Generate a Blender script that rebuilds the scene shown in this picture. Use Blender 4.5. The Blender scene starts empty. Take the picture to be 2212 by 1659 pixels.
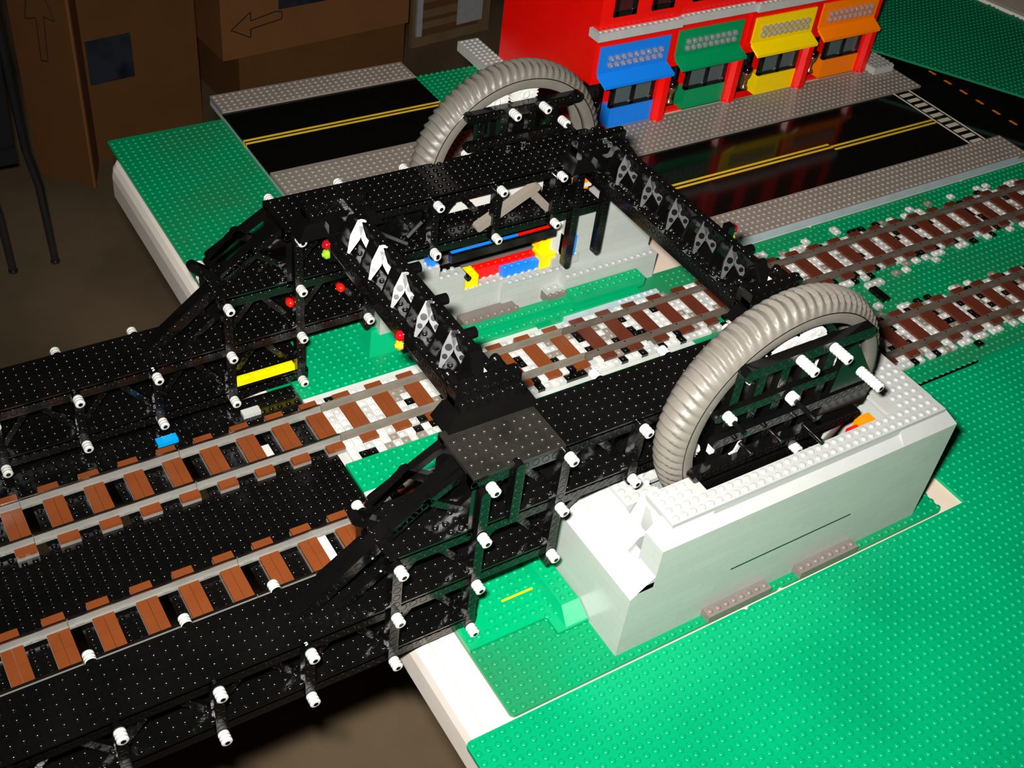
import bpy, math, random
import numpy as np
from mathutils import Vector, Matrix

# ---------------------------------------------------------------- scale: one stud = 8 mm, z = 0 on the layout ground
S = 0.008
FLOOR = -92.5                      # floor, in studs below the layout ground
PI = math.pi
sc = bpy.context.scene
COL = sc.collection
rnd = random.Random(7)

def W(x, y, z):                    # studs -> metres, floor at z = 0
    return Vector((x * S, y * S, (z - FLOOR) * S))

# ---------------------------------------------------------------- camera
CAM = (-9.3942759, -84.47686359, 91.25057255)
ROT = (2.2578184, -0.5795487, 0.3987007)
F_PX = 2543.5
def rodrigues(r):
    r = np.array(r, float); th = np.linalg.norm(r); k = r / th
    K = np.array([[0, -k[2], k[1]], [k[2], 0, -k[0]], [-k[1], k[0], 0]])
    return np.eye(3) + math.sin(th) * K + (1 - math.cos(th)) * K @ K
RC = rodrigues(ROT)
cam = bpy.data.cameras.new('camera'); co = bpy.data.objects.new('camera', cam); COL.objects.link(co)
cam.sensor_fit = 'HORIZONTAL'; cam.sensor_width = 36.0; cam.lens = F_PX / 2212 * 36.0
cam.clip_start = 0.02; cam.clip_end = 50
m = Matrix.Identity(4)
right, down, fwd = RC[0], RC[1], RC[2]
for i in range(3):
    m[i][0] = right[i]; m[i][1] = -down[i]; m[i][2] = -fwd[i]
m.translation = W(*CAM)
co.matrix_world = m
sc.camera = co

# ---------------------------------------------------------------- world, light (the camera's own flash plus dim room light), exposure
world = bpy.data.worlds.new('room_gloom'); sc.world = world; world.use_nodes = True
world.node_tree.nodes['Background'].inputs[0].default_value = (1.0, 0.86, 0.70, 1)
world.node_tree.nodes['Background'].inputs[1].default_value = 0.008
fl = bpy.data.lights.new('camera_flash', 'AREA'); fl.shape = 'RECTANGLE'; fl.size = 0.045; fl.size_y = 0.02
fl.energy = 9.5; fl.spread = math.radians(105); fl.color = (1.0, 0.97, 0.92)
fo = bpy.data.objects.new('camera_flash', fl); COL.objects.link(fo)
fm = m.copy()
fm.translation = W(*(np.array(CAM) - right * 4.0 - down * 5.0 + fwd * 3.0))
fo.matrix_world = fm @ Matrix.Rotation(math.radians(-7), 4, 'Y') @ Matrix.Rotation(math.radians(-1), 4, 'X')
sc.view_settings.view_transform = 'Standard'; sc.view_settings.look = 'None'
sc.view_settings.gamma = 1.0; sc.view_settings.use_curve_mapping = False
sc.view_settings.exposure = 0.0

# ---------------------------------------------------------------- materials
MATS = {}
def srgb(c):
    return tuple(((v / 255) / 12.92 if v / 255 <= .04045 else ((v / 255 + .055) / 1.055) ** 2.4) for v in c)
def mat(name, col, rough=.28, metal=0.0, spec=.5, trans=0.0, wear=.12, scale=60.0, emit=None, alt=None, bump=0.0):
    if name in MATS: return MATS[name]
    mt = bpy.data.materials.new(name); mt.use_nodes = True; MATS[name] = mt
    nt = mt.node_tree; b = nt.nodes['Principled BSDF']
    b.inputs['Roughness'].default_value = rough; b.inputs['Metallic'].default_value = metal
    b.inputs['Specular IOR Level'].default_value = spec
    b.inputs['Transmission Weight'].default_value = trans
    tc = nt.nodes.new('ShaderNodeTexCoord'); nz = nt.nodes.new('ShaderNodeTexNoise')
    nz.inputs['Scale'].default_value = scale; nz.inputs['Detail'].default_value = 4
    geo = nt.nodes.new('ShaderNodeNewGeometry')
    nt.links.new(geo.outputs['Position'], nz.inputs['Vector'])
    mx = nt.nodes.new('ShaderNodeMix'); mx.data_type = 'RGBA'
    a = col; d = alt if alt else tuple(c * (1 - wear) for c in col)
    mx.inputs['A'].default_value = (*a, 1); mx.inputs['B'].default_value = (*d, 1)
    rp = nt.nodes.new('ShaderNodeMapRange'); rp.inputs['From Min'].default_value = .42; rp.inputs['From Max'].default_value = .72
    nt.links.new(nz.outputs['Fac'], rp.inputs['Value']); nt.links.new(rp.outputs['Result'], mx.inputs['Factor'])
    nt.links.new(mx.outputs['Result'], b.inputs['Base Color'])
    if bump:
        bp = nt.nodes.new('ShaderNodeBump'); bp.inputs['Strength'].default_value = bump; bp.inputs['Distance'].default_value = .002
        nt.links.new(nz.outputs['Fac'], bp.inputs['Height']); nt.links.new(bp.outputs['Normal'], b.inputs['Normal'])
    if emit:
        b.inputs['Emission Color'].default_value = (*emit[0], 1); b.inputs['Emission Strength'].default_value = emit[1]
    return mt
def brick_mat(name, col, line, rough=.3):
    """moulded plastic with the fine joints of bricks, 4 studs long and 1.2 high"""
    if name in MATS: return MATS[name]
    mt = mat(name, col, rough, wear=.04, scale=9); nt = mt.node_tree; b = nt.nodes['Principled BSDF']
    geo = nt.nodes.new('ShaderNodeNewGeometry'); sp = nt.nodes.new('ShaderNodeSeparateXYZ'); nt.links.new(geo.outputs['Position'], sp.inputs[0])
    sn = nt.nodes.new('ShaderNodeSeparateXYZ'); nt.links.new(geo.outputs['True Normal'], sn.inputs[0])
    ab = nt.nodes.new('ShaderNodeMath'); ab.operation = 'ABSOLUTE'; nt.links.new(sn.outputs['X'], ab.inputs[0])
    gt = nt.nodes.new('ShaderNodeMath'); gt.operation = 'GREATER_THAN'; gt.inputs[1].default_value = .6; nt.links.new(ab.outputs[0], gt.inputs[0])
    u = nt.nodes.new('ShaderNodeMix'); u.data_type = 'FLOAT'
    nt.links.new(gt.outputs[0], u.inputs['Factor']); nt.links.new(sp.outputs['X'], u.inputs['A']); nt.links.new(sp.outputs['Y'], u.inputs['B'])
    zz = nt.nodes.new('ShaderNodeMath'); zz.operation = 'ADD'; zz.inputs[1].default_value = FLOOR * S; nt.links.new(sp.outputs['Z'], zz.inputs[0])
    cb = nt.nodes.new('ShaderNodeCombineXYZ'); nt.links.new(u.outputs['Result'], cb.inputs['X']); nt.links.new(zz.outputs[0], cb.inputs['Y'])
    br = nt.nodes.new('ShaderNodeTexBrick'); br.inputs['Scale'].default_value = 1 / S
    br.inputs['Brick Width'].default_value = 4.0; br.inputs['Row Height'].default_value = 1.2; br.inputs['Mortar Size'].default_value = .03
    br.inputs['Color1'].default_value = (1, 1, 1, 1); br.inputs['Color2'].default_value = (.93, .95, .95, 1); br.inputs['Mortar'].default_value = (*line, 1)
    nt.links.new(cb.outputs[0], br.inputs['Vector'])
    ml = nt.nodes.new('ShaderNodeMix'); ml.data_type = 'RGBA'; ml.blend_type = 'MULTIPLY'; ml.inputs['Factor'].default_value = 1
    old = b.inputs['Base Color'].links[0].from_socket
    nt.links.new(old, ml.inputs['A']); nt.links.new(br.outputs['Color'], ml.inputs['B']); nt.links.new(ml.outputs['Result'], b.inputs['Base Color'])
    return mt

BLACK = mat('black_plastic', (.0022, .0022, .0022), .15, wear=0, scale=30, alt=(.0034, .0032, .0028), spec=.65)
DUSTY = mat('dusty_black_plastic', (.016, .0145, .012), .26, scale=45, alt=(.009, .0085, .0075))
DARKGREEN = mat('dark_green_plastic', (.004, .022, .013), .25)
WHITE = mat('white_plastic', (.56, .56, .53), .3, wear=.04)
LGREY = mat('light_grey_plastic', (.46, .47, .45), .28, wear=.08)
LGREYB = brick_mat('light_grey_bricks', (.385, .41, .385), (.88, .86, .76))
LBLUEG = mat('light_blue_grey_plastic', (.40, .47, .50), .3)
MGREY = mat('old_grey_plastic', (.23, .20, .165), .35, scale=40)
TRACKG = mat('track_grey_plastic', (.225, .22, .20), .3, scale=40, wear=.2)
TRACKM = mat('dull_track_grey_plastic', (.165, .145, .115), .36, scale=40, wear=.2)
TRACKD = mat('old_track_grey_plastic', (.105, .085, .065), .38, scale=40, wear=.25)
DGREY = mat('dark_grey_plastic', (.16, .135, .12), .35)
WALKG = mat('sidewalk_grey_plastic', (.235, .205, .175), .3, scale=20, wear=.1)
TYRE = mat('grey_wheel_plastic', (.135, .122, .104), .45, scale=60, wear=.14)
GREEN = mat('green_plastic', (.0, .29, .11), .26, scale=18, alt=(.0, .25, .095), spec=.35)
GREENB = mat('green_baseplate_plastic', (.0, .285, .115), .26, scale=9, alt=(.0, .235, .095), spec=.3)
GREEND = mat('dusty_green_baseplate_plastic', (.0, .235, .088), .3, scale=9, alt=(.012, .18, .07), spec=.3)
BROWN = mat('reddish_brown_plastic', (.185, .046, .012), .22, wear=.1)
BROWND = mat('dark_brown_plastic', (.105, .024, .012), .22, wear=.15)
RED = mat('red_plastic', (.85, .003, .001), .3, wear=.04)
BLUE = mat('blue_plastic', (.006, .20, .78), .28, wear=.04)
SGREEN = mat('shop_green_plastic', (.0, .26, .085), .28, wear=.04)
YELLOW = mat('yellow_plastic', (.95, .66, .0), .28, wear=.04)
ORANGE = mat('orange_plastic', (1.0, .21, .0), .28, wear=.04)
TAN = mat('tan_plastic', (.62, .45, .27), .3)
METAL = mat('rail_metal', (.62, .52, .42), .22, metal=1.0, wear=.2)
ROAD = mat('glossy_black_road', (.003, .0028, .0026), .1, wear=0, scale=30, spec=.28)
ROADY = mat('yellow_road_line', (.74, .50, .03), .3)
ROADW = mat('cream_road_line', (.66, .58, .46), .35)
CLEAR = mat('clear_plastic', (.55, .56, .60), .08, trans=.7, wear=.0)
GLASS = mat('smoky_window_plastic', (.10, .14, .14), .08, trans=.3, wear=.0)
GLASSR = mat('dark_window_plastic', (.05, .008, .010), .1, wear=.3)
TRED = mat('clear_red_plastic', (.45, .004, .01), .1, trans=.3)
TGRN = mat('clear_green_plastic', (.30, .62, .02), .1, trans=.3)
TYEL = mat('clear_yellow_plastic', (.62, .46, .02), .1, trans=.3)
SILV = mat('shiny_grey_plastic', (.05, .052, .055), .32, spec=.35, scale=70, alt=(.025, .026, .03))
COPPER = mat('copper_plastic', (.45, .22, .12), .25, metal=.8)
TABLE = mat('cream_table_top', (.66, .55, .44), .45, scale=30, wear=.04)
TRIM = mat('cream_table_edge', (.70, .64, .57), .35, scale=30, wear=.05)
CARD = mat('cardboard', (.185, .078, .024), .8, spec=.15, scale=8, wear=.12)
CARDL = mat('light_cardboard', (.28, .118, .042), .8, spec=.15, scale=8, wear=.12)
TAPE = mat('dark_packing_tape', (.035, .042, .06), .3, scale=20, alt=(.012, .015, .022), bump=.6)
PEN = mat('black_pen_line', (.035, .022, .014), .8)
WOOD = mat('pale_wood', (.24, .155, .075), .7, scale=14, wear=.2)
PAPER = mat('white_paper', (.50, .50, .52), .7)
FLOORM = mat('dirty_concrete', (.21, .150, .088), .8, scale=2.6, alt=(.10, .07, .04), spec=.1)
WALLM = mat('dark_wall_paint', (.05, .042, .035), .8, scale=3)
CHROME = mat('dark_chair_metal', (.12, .12, .13), .22, metal=.8)
CLOTH = mat('black_chair_fabric', (.006, .006, .007), .9)

# ---------------------------------------------------------------- mesh builder (all numbers in studs)
def stud_template(seg):
    a = np.arange(seg) * 2 * PI / seg
    rings = [(.31, 0), (.306, .05), (.29, .1), (.26, .145), (.215, .18), (.14, .2)]
    V = np.concatenate([np.c_[r * np.cos(a), r * np.sin(a), np.full(seg, h)] for r, h in rings])
    Fq = [(k * seg + i, k * seg + (i + 1) % seg, (k + 1) * seg + (i + 1) % seg, (k + 1) * seg + i) for k in range(5) for i in range(seg)]
    cap = [tuple(5 * seg + i for i in range(seg))]
    return V, Fq, cap
ST = {s: stud_template(s) for s in (6, 8, 10, 12)}

class MB:
    def __init__(self): self.v = []; self.f = []; self.m = []; self.s = []; self.n = 0
    def add(self, V, F, mi=0, smooth=False):
        V = np.asarray(V, float); o = self.n
        self.v.append(V); self.n += len(V)
        for f in F: self.f.append(tuple(i + o for i in f))
        self.m += [mi] * len(F); self.s += [smooth] * len(F)
        return self
    def box(self, x0, x1, y0, y1, z0, z1, mi=0):
        V = [(x0, y0, z0), (x1, y0, z0), (x1, y1, z0), (x0, y1, z0), (x0, y0, z1), (x1, y0, z1), (x1, y1, z1), (x0, y1, z1)]
        return self.add(V, [(0, 3, 2, 1), (4, 5, 6, 7), (0, 1, 5, 4), (1, 2, 6, 5), (2, 3, 7, 6), (3, 0, 4, 7)], mi)
    def hexa(self, V, mi=0):      # bottom ring of 4, top ring of 4
        return self.add(V, [(0, 3, 2, 1), (4, 5, 6, 7), (0, 1, 5, 4), (1, 2, 6, 5), (2, 3, 7, 6), (3, 0, 4, 7)], mi)
    def prism(self, P, ax, a, b, mi=0):
        n = len(P)
        def q(p, t): return (t, p[0], p[1]) if ax == 'X' else ((p[0], t, p[1]) if ax == 'Y' else (p[0], p[1], t))
        ar = sum(P[i][0] * P[(i + 1) % n][1] - P[(i + 1) % n][0] * P[i][1] for i in range(n))
        V = [q(p, a) for p in P] + [q(p, b) for p in P]
        flip = (ar > 0) ^ (ax == 'Y') ^ (b < a)
        lo, hi = tuple(range(n)), tuple(range(n, 2 * n))
        F = [lo[::-1] if flip else lo, hi if flip else hi[::-1]]
        for i in range(n):
            j = (i + 1) % n; f = (i, j, n + j, n + i); F.append(f if flip else f[::-1])
        return self.add(V, F, mi)
    def cyl(self, c0, c1, r, seg=12, r1=None, mi=0, cap=True):
        c0, c1 = np.array(c0, float), np.array(c1, float); d = c1 - c0; d /= np.linalg.norm(d)
        u = np.cross(d, (0, 0, 1)) if abs(d[2]) < .9 else np.cross(d, (1, 0, 0)); u /= np.linalg.norm(u); w = np.cross(d, u)
        a = np.arange(seg) * 2 * PI / seg; C = np.cos(a)[:, None] * u + np.sin(a)[:, None] * w
        r1 = r if r1 is None else r1
        V = np.concatenate([c0 + r * C, c1 + r1 * C])
        self.add(V, [(i, (i + 1) % seg, seg + (i + 1) % seg, seg + i) for i in range(seg)], mi, True)
        if cap:
            self.add(c0 + r * C, [tuple(range(seg))[::-1]], mi); self.add(c1 + r1 * C, [tuple(range(seg))], mi)
        return self
    def lathe(self, c, ax, prof, seg=16, mi=0, smooth=True):   # prof: (t along axis, radius)
        a = np.arange(seg) * 2 * PI / seg; V = []
        for t, r in prof:
            x, y = r * np.cos(a), r * np.sin(a); tt = np.full(seg, t)
            P = {'X': np.c_[tt, x, y], 'Y': np.c_[y, tt, x], 'Z': np.c_[x, y, tt]}[ax]; V.append(P + np.array(c))
        F = [(k * seg + i, k * seg + (i + 1) % seg, (k + 1) * seg + (i + 1) % seg, (k + 1) * seg + i) for k in range(len(prof) - 1) for i in range(seg)]
        if prof[0][0] > prof[-1][0]: F = [f[::-1] for f in F]
        return self.add(np.concatenate(V), F, mi, smooth)
    def studs(self, x0, x1, y0, y1, z, seg=8, mi=0, skip=None):
        xs = np.arange(x0 + .5, x1 - .01); ys = np.arange(y0 + .5, y1 - .01)
        C = np.array([(x, y) for x in xs for y in ys if not (skip and skip(x, y))])
        if not len(C): return self
        V, Fq, cap = ST[seg]; n = len(V); k = len(C); o = self.n
        VV = (V[None] + np.c_[C, np.full(k, z)][:, None, :]).reshape(-1, 3)
        self.v.append(VV); self.n += len(VV)
        off = np.arange(k) * n + o
        q = (np.array(Fq)[None] + off[:, None, None]).reshape(-1, 4).tolist()
        c = (np.array(cap)[None] + off[:, None, None]).reshape(-1, seg).tolist()
        self.f += q; self.s += [True] * len(q); self.m += [mi] * len(q)
        self.f += c; self.s += [False] * len(c); self.m += [mi] * len(c)
        return self
    def beam(self, p0, p1, w, h, y0, y1, mi=0, round_=False):     # bar in the XZ plane, y0..y1 thick
        (xa, za), (xb, zb) = p0, p1; L = math.hypot(xb - xa, zb - za); dx, dz = (xb - xa) / L, (zb - za) / L
        nx, nz = -dz, dx; P = []
        if round_:
            for c, s in (((xb, zb), -1), ((xa, za), 1)):
                for k in range(7):
                    t = -PI / 2 + k * PI / 6
                    e = math.cos(t) * h / 2; g = math.sin(t) * h / 2
                    if s == -1: P.append((c[0] + dx * e + nx * g, c[1] + dz * e + nz * g))
                    else: P.append((c[0] - dx * e - nx * g, c[1] - dz * e - nz * g))
        else:
            for (x, z), s in (((xa, za), -1), ((xb, zb), -1), ((xb, zb), 1), ((xa, za), 1)):
                P.append((x + nx * s * h / 2, z + nz * s * h / 2))
        return self.prism(P, 'Y', y0, y1, mi)
    def holes(self, pts, y, out, mi=0):          # raised rims of pin holes on a face at y looking along out (+1/-1)
        for x, z in pts:
            self.lathe((x, y, z), 'Y', [(0, .40), (out * .025, .38), (out * .025, .34), (0, .31)], 10, mi)
        return self
    def build(self, name, mats, parent=None, label=None, cat=None, group=None, kind=None, origin=None):
        V = np.concatenate(self.v)
        if origin is None:
            lo, hi = V.min(0), V.max(0); origin = ((lo[0] + hi[0]) / 2, (lo[1] + hi[1]) / 2, lo[2])
        me = bpy.data.meshes.new(name)
        me.from_pydata(((V - np.array(origin)) * S).tolist(), [], self.f)
        mats = mats if isinstance(mats, (list, tuple)) else [mats]
        for mm in mats: me.materials.append(mm)
        me.polygons.foreach_set('material_index', self.m); me.polygons.foreach_set('use_smooth', self.s)
        me.update()
        o = bpy.data.objects.new(name, me); COL.objects.link(o); place(o, W(*origin), parent); tag(o, label, cat, group, kind)
        return o
WL = {}
def place(o, world, parent):
    WL[o] = world
    if parent is not None:
        o.parent = parent; o.location = world - WL[parent]
    else: o.location = world
def tag(o, label=None, cat=None, group=None, kind=None):
    if label: o['label'] = label
    if cat: o['category'] = cat
    if group: o['group'] = group
    if kind: o['kind'] = kind
    return o
def empty(name, x, y, z, label, cat, group=None):
    o = bpy.data.objects.new(name, None); COL.objects.link(o); o.empty_display_size = .01
    place(o, W(x, y, z), None); return tag(o, label, cat, group)
def dup(root, x, y, z, label, group=None):        # a thing, its parts and sub-parts, moved to another place
    kids = {}
    for o in list(KIDS(root)): kids[o] = list(KIDS(o))
    r = root.copy(); COL.objects.link(r); r.location = W(x, y, z); WL[r] = r.location.copy()
    tag(r, label, None, group)
    for o, subs in kids.items():
        c = o.copy(); COL.objects.link(c); c.parent = r
        for s_ in subs:
            d = s_.copy(); COL.objects.link(d); d.parent = c
    return r
def KIDS(o): return [c for c in o.children]

# ================================================================ SETTING
MB().box(-700, 900, -500, 420, FLOOR - 3, FLOOR).build('floor', FLOORM, kind='structure')
MB().box(-700, 900, 420, 426, FLOOR - 3, FLOOR + 380).build('wall_back', WALLM, kind='structure')

# ---------------------------------------------------------------- folding tables with a ridged plastic rim
def table(x0, x1, y0, y1, label, corner=False):
    t = empty('folding_table', (x0 + x1) / 2, (y0 + y1) / 2, FLOOR, label, 'table', 'folding tables carrying the toy layout')
    zt = -.42
    c = 2.2 if corner else 0
    P = [(x0 + 4, y0), (x1, y0), (x1, y1), (x0 + 4, y1)]
    MB().prism(P, 'Z', -5, zt).build('table_top', TABLE, t)
    prof = [(x0 + 4.0, zt), (x0 + 2.9, zt), (x0 + 2.6, zt - .35), (x0 + 1.7, zt - .35), (x0 + 1.35, zt - .05), (x0 + .8, zt - .2), (x0 + .3, zt - .9),
            (x0 + .05, zt - 2), (x0, zt - 5), (x0 + 4.0, zt - 5)]
    mb = MB(); mb.prism(prof, 'Y', y0, y1 - c)
    if corner:
        prev = [(px, y1 - c, pz) for px, pz in prof]
        for k in range(1, 6):
            an = k / 5 * PI / 2 * .95
            cur = []
            for px, pz in prof:
                w = (x0 + 4.0 - px) / 4.0
                cur.append((x0 + 4.0 - (x0 + 4.0 - px) * math.cos(an) , y1 - c + (c + 0.4 * w) * math.sin(an), pz))
            n = len(prof)
            mb.add(prev + cur, [(i, n + i, n + (i + 1) % n, (i + 1) % n) for i in range(n)]); prev = cur
        mb.add(prev, [tuple(range(len(prof)))])
    mb.build('table_rim', TRIM, t)
    for lx in (x0 + 45, x1 - 45):
        for ly in (y0 + 14, y1 - 14):
            MB().cyl((lx, ly, FLOOR), (lx, ly, -5), 1.6, 12).build('leg', CHROME, t)
    return t
table(24.9, 254, -46.0, 62.5, 'cream folding table with a ridged rim under the bridge piers', True)
table(24.9, 254, -142, -46.25, 'cream folding table nearest the camera under the bright green plates')

# ---------------------------------------------------------------- green baseplates
def baseplate(x0, x1, y0, y1, label, m_=GREENB, z=0, seg=8, skip=None, group='green studded baseplates'):
    r = .5; mb = MB(); P = []
    for cx, cy, a0 in ((x1 - r, y1 - r, 0), (x0 + r, y1 - r, 90), (x0 + r, y0 + r, 180), (x1 - r, y0 + r, 270)):
        for k in range(4):
            t = math.radians(a0 + k * 30); P.append((cx + r * math.cos(t), cy + r * math.sin(t)))
    mb.prism(P, 'Z', z - .4, z); mb.studs(x0, x1, y0, y1, z, seg, skip=skip)
    return mb.build('baseplate', m_, label=label, cat='baseplate', group=group)
baseplate(24, 56, -72.3, -40.3, 'bright green baseplate in the bottom foreground with its corner over the table rim', seg=12)
baseplate(56, 88, -72.3, -40.3, 'bright green baseplate along the front of the near pier', seg=12)
baseplate(88, 120, -56, -23.6, 'bright green baseplate at the right edge below the near track', seg=10)
baseplate(56, 88, -104.3, -72.3, 'bright green baseplate cut by the bottom right corner', seg=12)
baseplate(88, 120, -88, -56, 'bright green baseplate at the lower right edge of the picture', seg=12)
baseplate(120, 152, -56, -23.6, 'green baseplate beyond the right edge, below the near track', seg=8)
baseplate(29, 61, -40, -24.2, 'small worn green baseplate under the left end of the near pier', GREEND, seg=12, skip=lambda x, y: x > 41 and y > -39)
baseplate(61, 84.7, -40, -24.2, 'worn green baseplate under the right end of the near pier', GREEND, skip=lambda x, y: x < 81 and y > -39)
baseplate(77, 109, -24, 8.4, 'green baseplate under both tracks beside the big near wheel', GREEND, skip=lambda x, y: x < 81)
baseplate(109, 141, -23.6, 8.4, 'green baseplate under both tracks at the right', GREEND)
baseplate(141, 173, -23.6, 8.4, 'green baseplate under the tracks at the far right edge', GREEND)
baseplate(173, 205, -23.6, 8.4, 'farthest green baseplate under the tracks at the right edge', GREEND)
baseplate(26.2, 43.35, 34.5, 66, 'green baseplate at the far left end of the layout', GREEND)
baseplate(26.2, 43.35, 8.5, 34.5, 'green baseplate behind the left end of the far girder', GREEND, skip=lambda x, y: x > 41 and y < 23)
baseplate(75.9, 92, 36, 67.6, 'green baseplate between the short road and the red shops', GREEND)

# ---------------------------------------------------------------- roads: brick-high plates with studded sidewalks
def road(x0, x1, y0, y1, ya, yb, label, line=None, cross=None, group='black road plates with grey sidewalks', near=True, far=True):
    t = empty('road_plate', (x0 + x1) / 2, (y0 + y1) / 2, 0, label, 'road', group)
    MB().box(x0, x1, y0, y1, -.4, .45).build('plate_edge', LBLUEG, t)
    mb = MB().box(x0, x1, ya, yb, .45, .8)
    mb.build('roadway', ROAD, t)
    if near:
        MB().box(x0, x1, y0, ya, .45, 1.1).studs(x0, x1, y0, ya, 1.1).build('sidewalk', WALKG, t)
        MB().box(x0, x1, y0 - .03, y0, -.3, 1.05).build('curb_wall', LBLUEG, t)
    if far:
        MB().box(x0, x1, yb, y1, .45, 1.1).studs(x0, x1, yb, y1, 1.1).build('sidewalk', WALKG, t)
    if line:
        lx0, lx1, ly = line
        for k in (-.42, .42):
            mb = MB().box(lx0, lx1, ly + k - .22, ly + k + .22, .8, .83)
            if lx0 <= x0 + .1: mb.box(lx0 - .02, lx0, ly + k - .22, ly + k + .22, -.3, .83)
            mb.build('yellow_line', ROADY, t)
    if cross:
        c0, c1 = cross
        for xx in (c0, c1 - .35):
            MB().box(xx, xx + .35, ya, yb, .8, .83).build('crosswalk_line', ROADW, t)
        n = 10; st = (yb - ya) / n
        for k in range(n):
            MB().box(c0 + .75, c1 - .75, ya + k * st + .1, ya + k * st + .1 + st * .52, .8, .83).build('crosswalk_bar', ROADW, t)
    return t
road(43.4, 75.6, 41.8, 71.2, 48.3, 66.1, 'short black road piece with a yellow double line at the far left', (43.4, 75.6, 57.4))
road(94.9, 127, 8.9, 41, 14.9, 32.6, 'black road plate with yellow lines just behind the right portal beam', (95.2, 127, 23.6))
road(127, 155, 8.9, 41, 14.9, 32.6, 'black road plate ending in a white striped crosswalk', (127, 150, 22.9), (150.2, 154.2))
ct = empty('road_plate', 172, 25, 0, 'cross street with short orange dashes at the upper right', 'road', 'black road plates with grey sidewalks')
MB().box(155.05, 190, 8.9, 62, -.4, .45).build('plate_edge', LBLUEG, ct)
MB().box(157, 176, 8.9, 62, .45, .8).build('roadway', ROAD, ct)
MB().box(155, 157, 8.9, 14.9, .45, 1.1).studs(155, 157, 8.9, 14.9, 1.1).build('sidewalk', WALKG, ct)
MB().box(155, 157, 32.6, 41, .45, 1.1).studs(155, 157, 32.6, 41, 1.1).build('sidewalk', WALKG, ct)
MB().box(155, 157, 14.9, 32.6, .45, .8).build('roadway', ROAD, ct)
for k in range(9):
    y = 42.5 - k * 3.72
    MB().box(163.2, 163.7, y, y + 1.6, .8, .83).build('lane_dash', ORANGE, ct)
MB().box(176, 190, 8.9, 62, .45, 1.1).studs(176, 190, 10, 40, 1.1).build('sidewalk', WALKG, ct)

# ---------------------------------------------------------------- the four red shops
def shop(i, x0, c, cname, label):
    y = 41.0 + (.5 if i % 2 else 0); x1 = x0 + 15; top = 34
    t = empty('toy_shop', x0 + 7.5, 53, 0, label, 'building', 'row of red toy shops')
    b = MB()
    b.box(x0, x1, y + 2, 66, -.4, top)                       # rear body
    b.box(x0, x1, y, y + 2, 9.2, top)                        # facade above the shopfront
    b.build('wall', brick_mat('red_bricks', (.85, .003, .001), (.95, .9, .9)), t)
    P = [(x1 - 2.2, y - .6), (x1 - 1.6, y - 1.3), (x1 - .5, y - 1.3), (x1 - .02, y - .8), (x1 - .02, y + 2), (x1 - 2.2, y + 2)]
    MB().prism(P, 'Z', 1.1, 9.2).build('pillar', RED, t)
    MB().box(x0 + .9, x0 + 13.8, y - .25, y, 10.8, 15.1).build('sign_board', c, t)
    q = MB()
    q.hexa([(x0 + .9, y - .25, 10.4), (x0 + 1.8, y - 1.5, 8.8), (x0 + 14.9, y - 1.5, 8.8), (x0 + 13.8, y - .25, 10.4),
            (x0 + .9, y - .25, 10.9), (x0 + 1.8, y - 1.5, 9.25), (x0 + 14.9, y - 1.5, 9.25), (x0 + 13.8, y - .25, 10.9)])
    q.build('awning', c, t)
    s = MB(); n = 9
    for k in range(n):
        for r in range(2):
            xx = x0 + 2.9 + k * 1.16; zz = 12.15 + r * 1.05
            s.lathe((xx, y - .25, zz), 'Y', [(0, .5), (-.35, .5), (-.5, .36), (-.5, .15)], 8)
    s.build('clear_sign_studs', CLEAR, t)
    f = MB(); fx0, fx1, z0, z1 = x0 + 4.6, x0 + 12.9, 4.4, 9.2; yy = y + .1
    f.box(fx0, fx1, yy, yy + .6, z0, z0 + .5); f.box(fx0, fx1, yy, yy + .6, z1 - .4, z1)
    for xx in (fx0, (fx0 + fx1) / 2 - .35, fx1 - .6): f.box(xx, xx + .65, yy, yy + .6, z0, z1)
    wf = f.build('window_frame', BLACK, t)
    for xx in (fx0 + .65, (fx0 + fx1) / 2 + .3):
        MB().box(xx, xx + (fx1 - fx0) / 2 - .95, yy + .3, yy + .42, z0 + .5, z1 - .4).build('pane', GLASS, wf)
    MB().box(x0 + 4.6, x0 + 12.9, y - .1, y + 2, 1.1, 4.4).build('stall_riser', c, t)
    MB().box(x0 + .3, x0 + 4.3, y + 1.7, y + 2.02, 1.1, 9.2).build('door', BLACK, t)
    L = MB(); lc = (x0 + 1.2, y + .2)
    L.cyl((lc[0] + .2, lc[1], 7.9), (lc[0], lc[1] - .8, 7.0), .18, 6, mi=0)
    L.lathe((lc[0], lc[1] - .8, 0), 'Z', [(7.1, .15), (6.9, .8), (6.1, .75), (6.0, .5)], 10, 0)
    L.lathe((lc[0], lc[1] - .8, 0), 'Z', [(6.0, .75), (5.4, .62), (4.9, .3), (4.0, .24), (3.6, .55), (3.3, .65), (3.2, 0.02)], 10, 1)
    L.build('door_lantern', [BLACK, COPPER], t)
    e0 = .5 if i == 0 else -.02
    g = MB().box(x0 - e0, x1 - .02, y - 1, y, 16.5, 17.8).studs(x0 - (.5 if i == 0 else 0), x1, y - 1, y, 17.8)
    if i == 0: g.box(x0 - .5, x0, y, y + 1.5, 16.5, 17.8)
    g.build('cornice', LGREY, t)
    for wx in (x0 + 2.2, x0 + 9.1):
        w = MB(); z0, z1 = 19.6, 27
        w.box(wx, wx + 4, y - .25, y + .1, z0, z0 + .8); w.box(wx, wx + 4, y - .25, y + .1, z1, z1 + .8)
        w.box(wx, wx + .75, y - .25, y + .1, z0, z1); w.box(wx + 3.25, wx + 4, y - .25, y + .1, z0, z1)
        ww = w.build('upper_window', BLACK, t)
        MB().box(wx + .75, wx + 3.25, y - .1, y, z0 + .8, z1).build('pane', GLASSR, ww)
    return t
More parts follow.
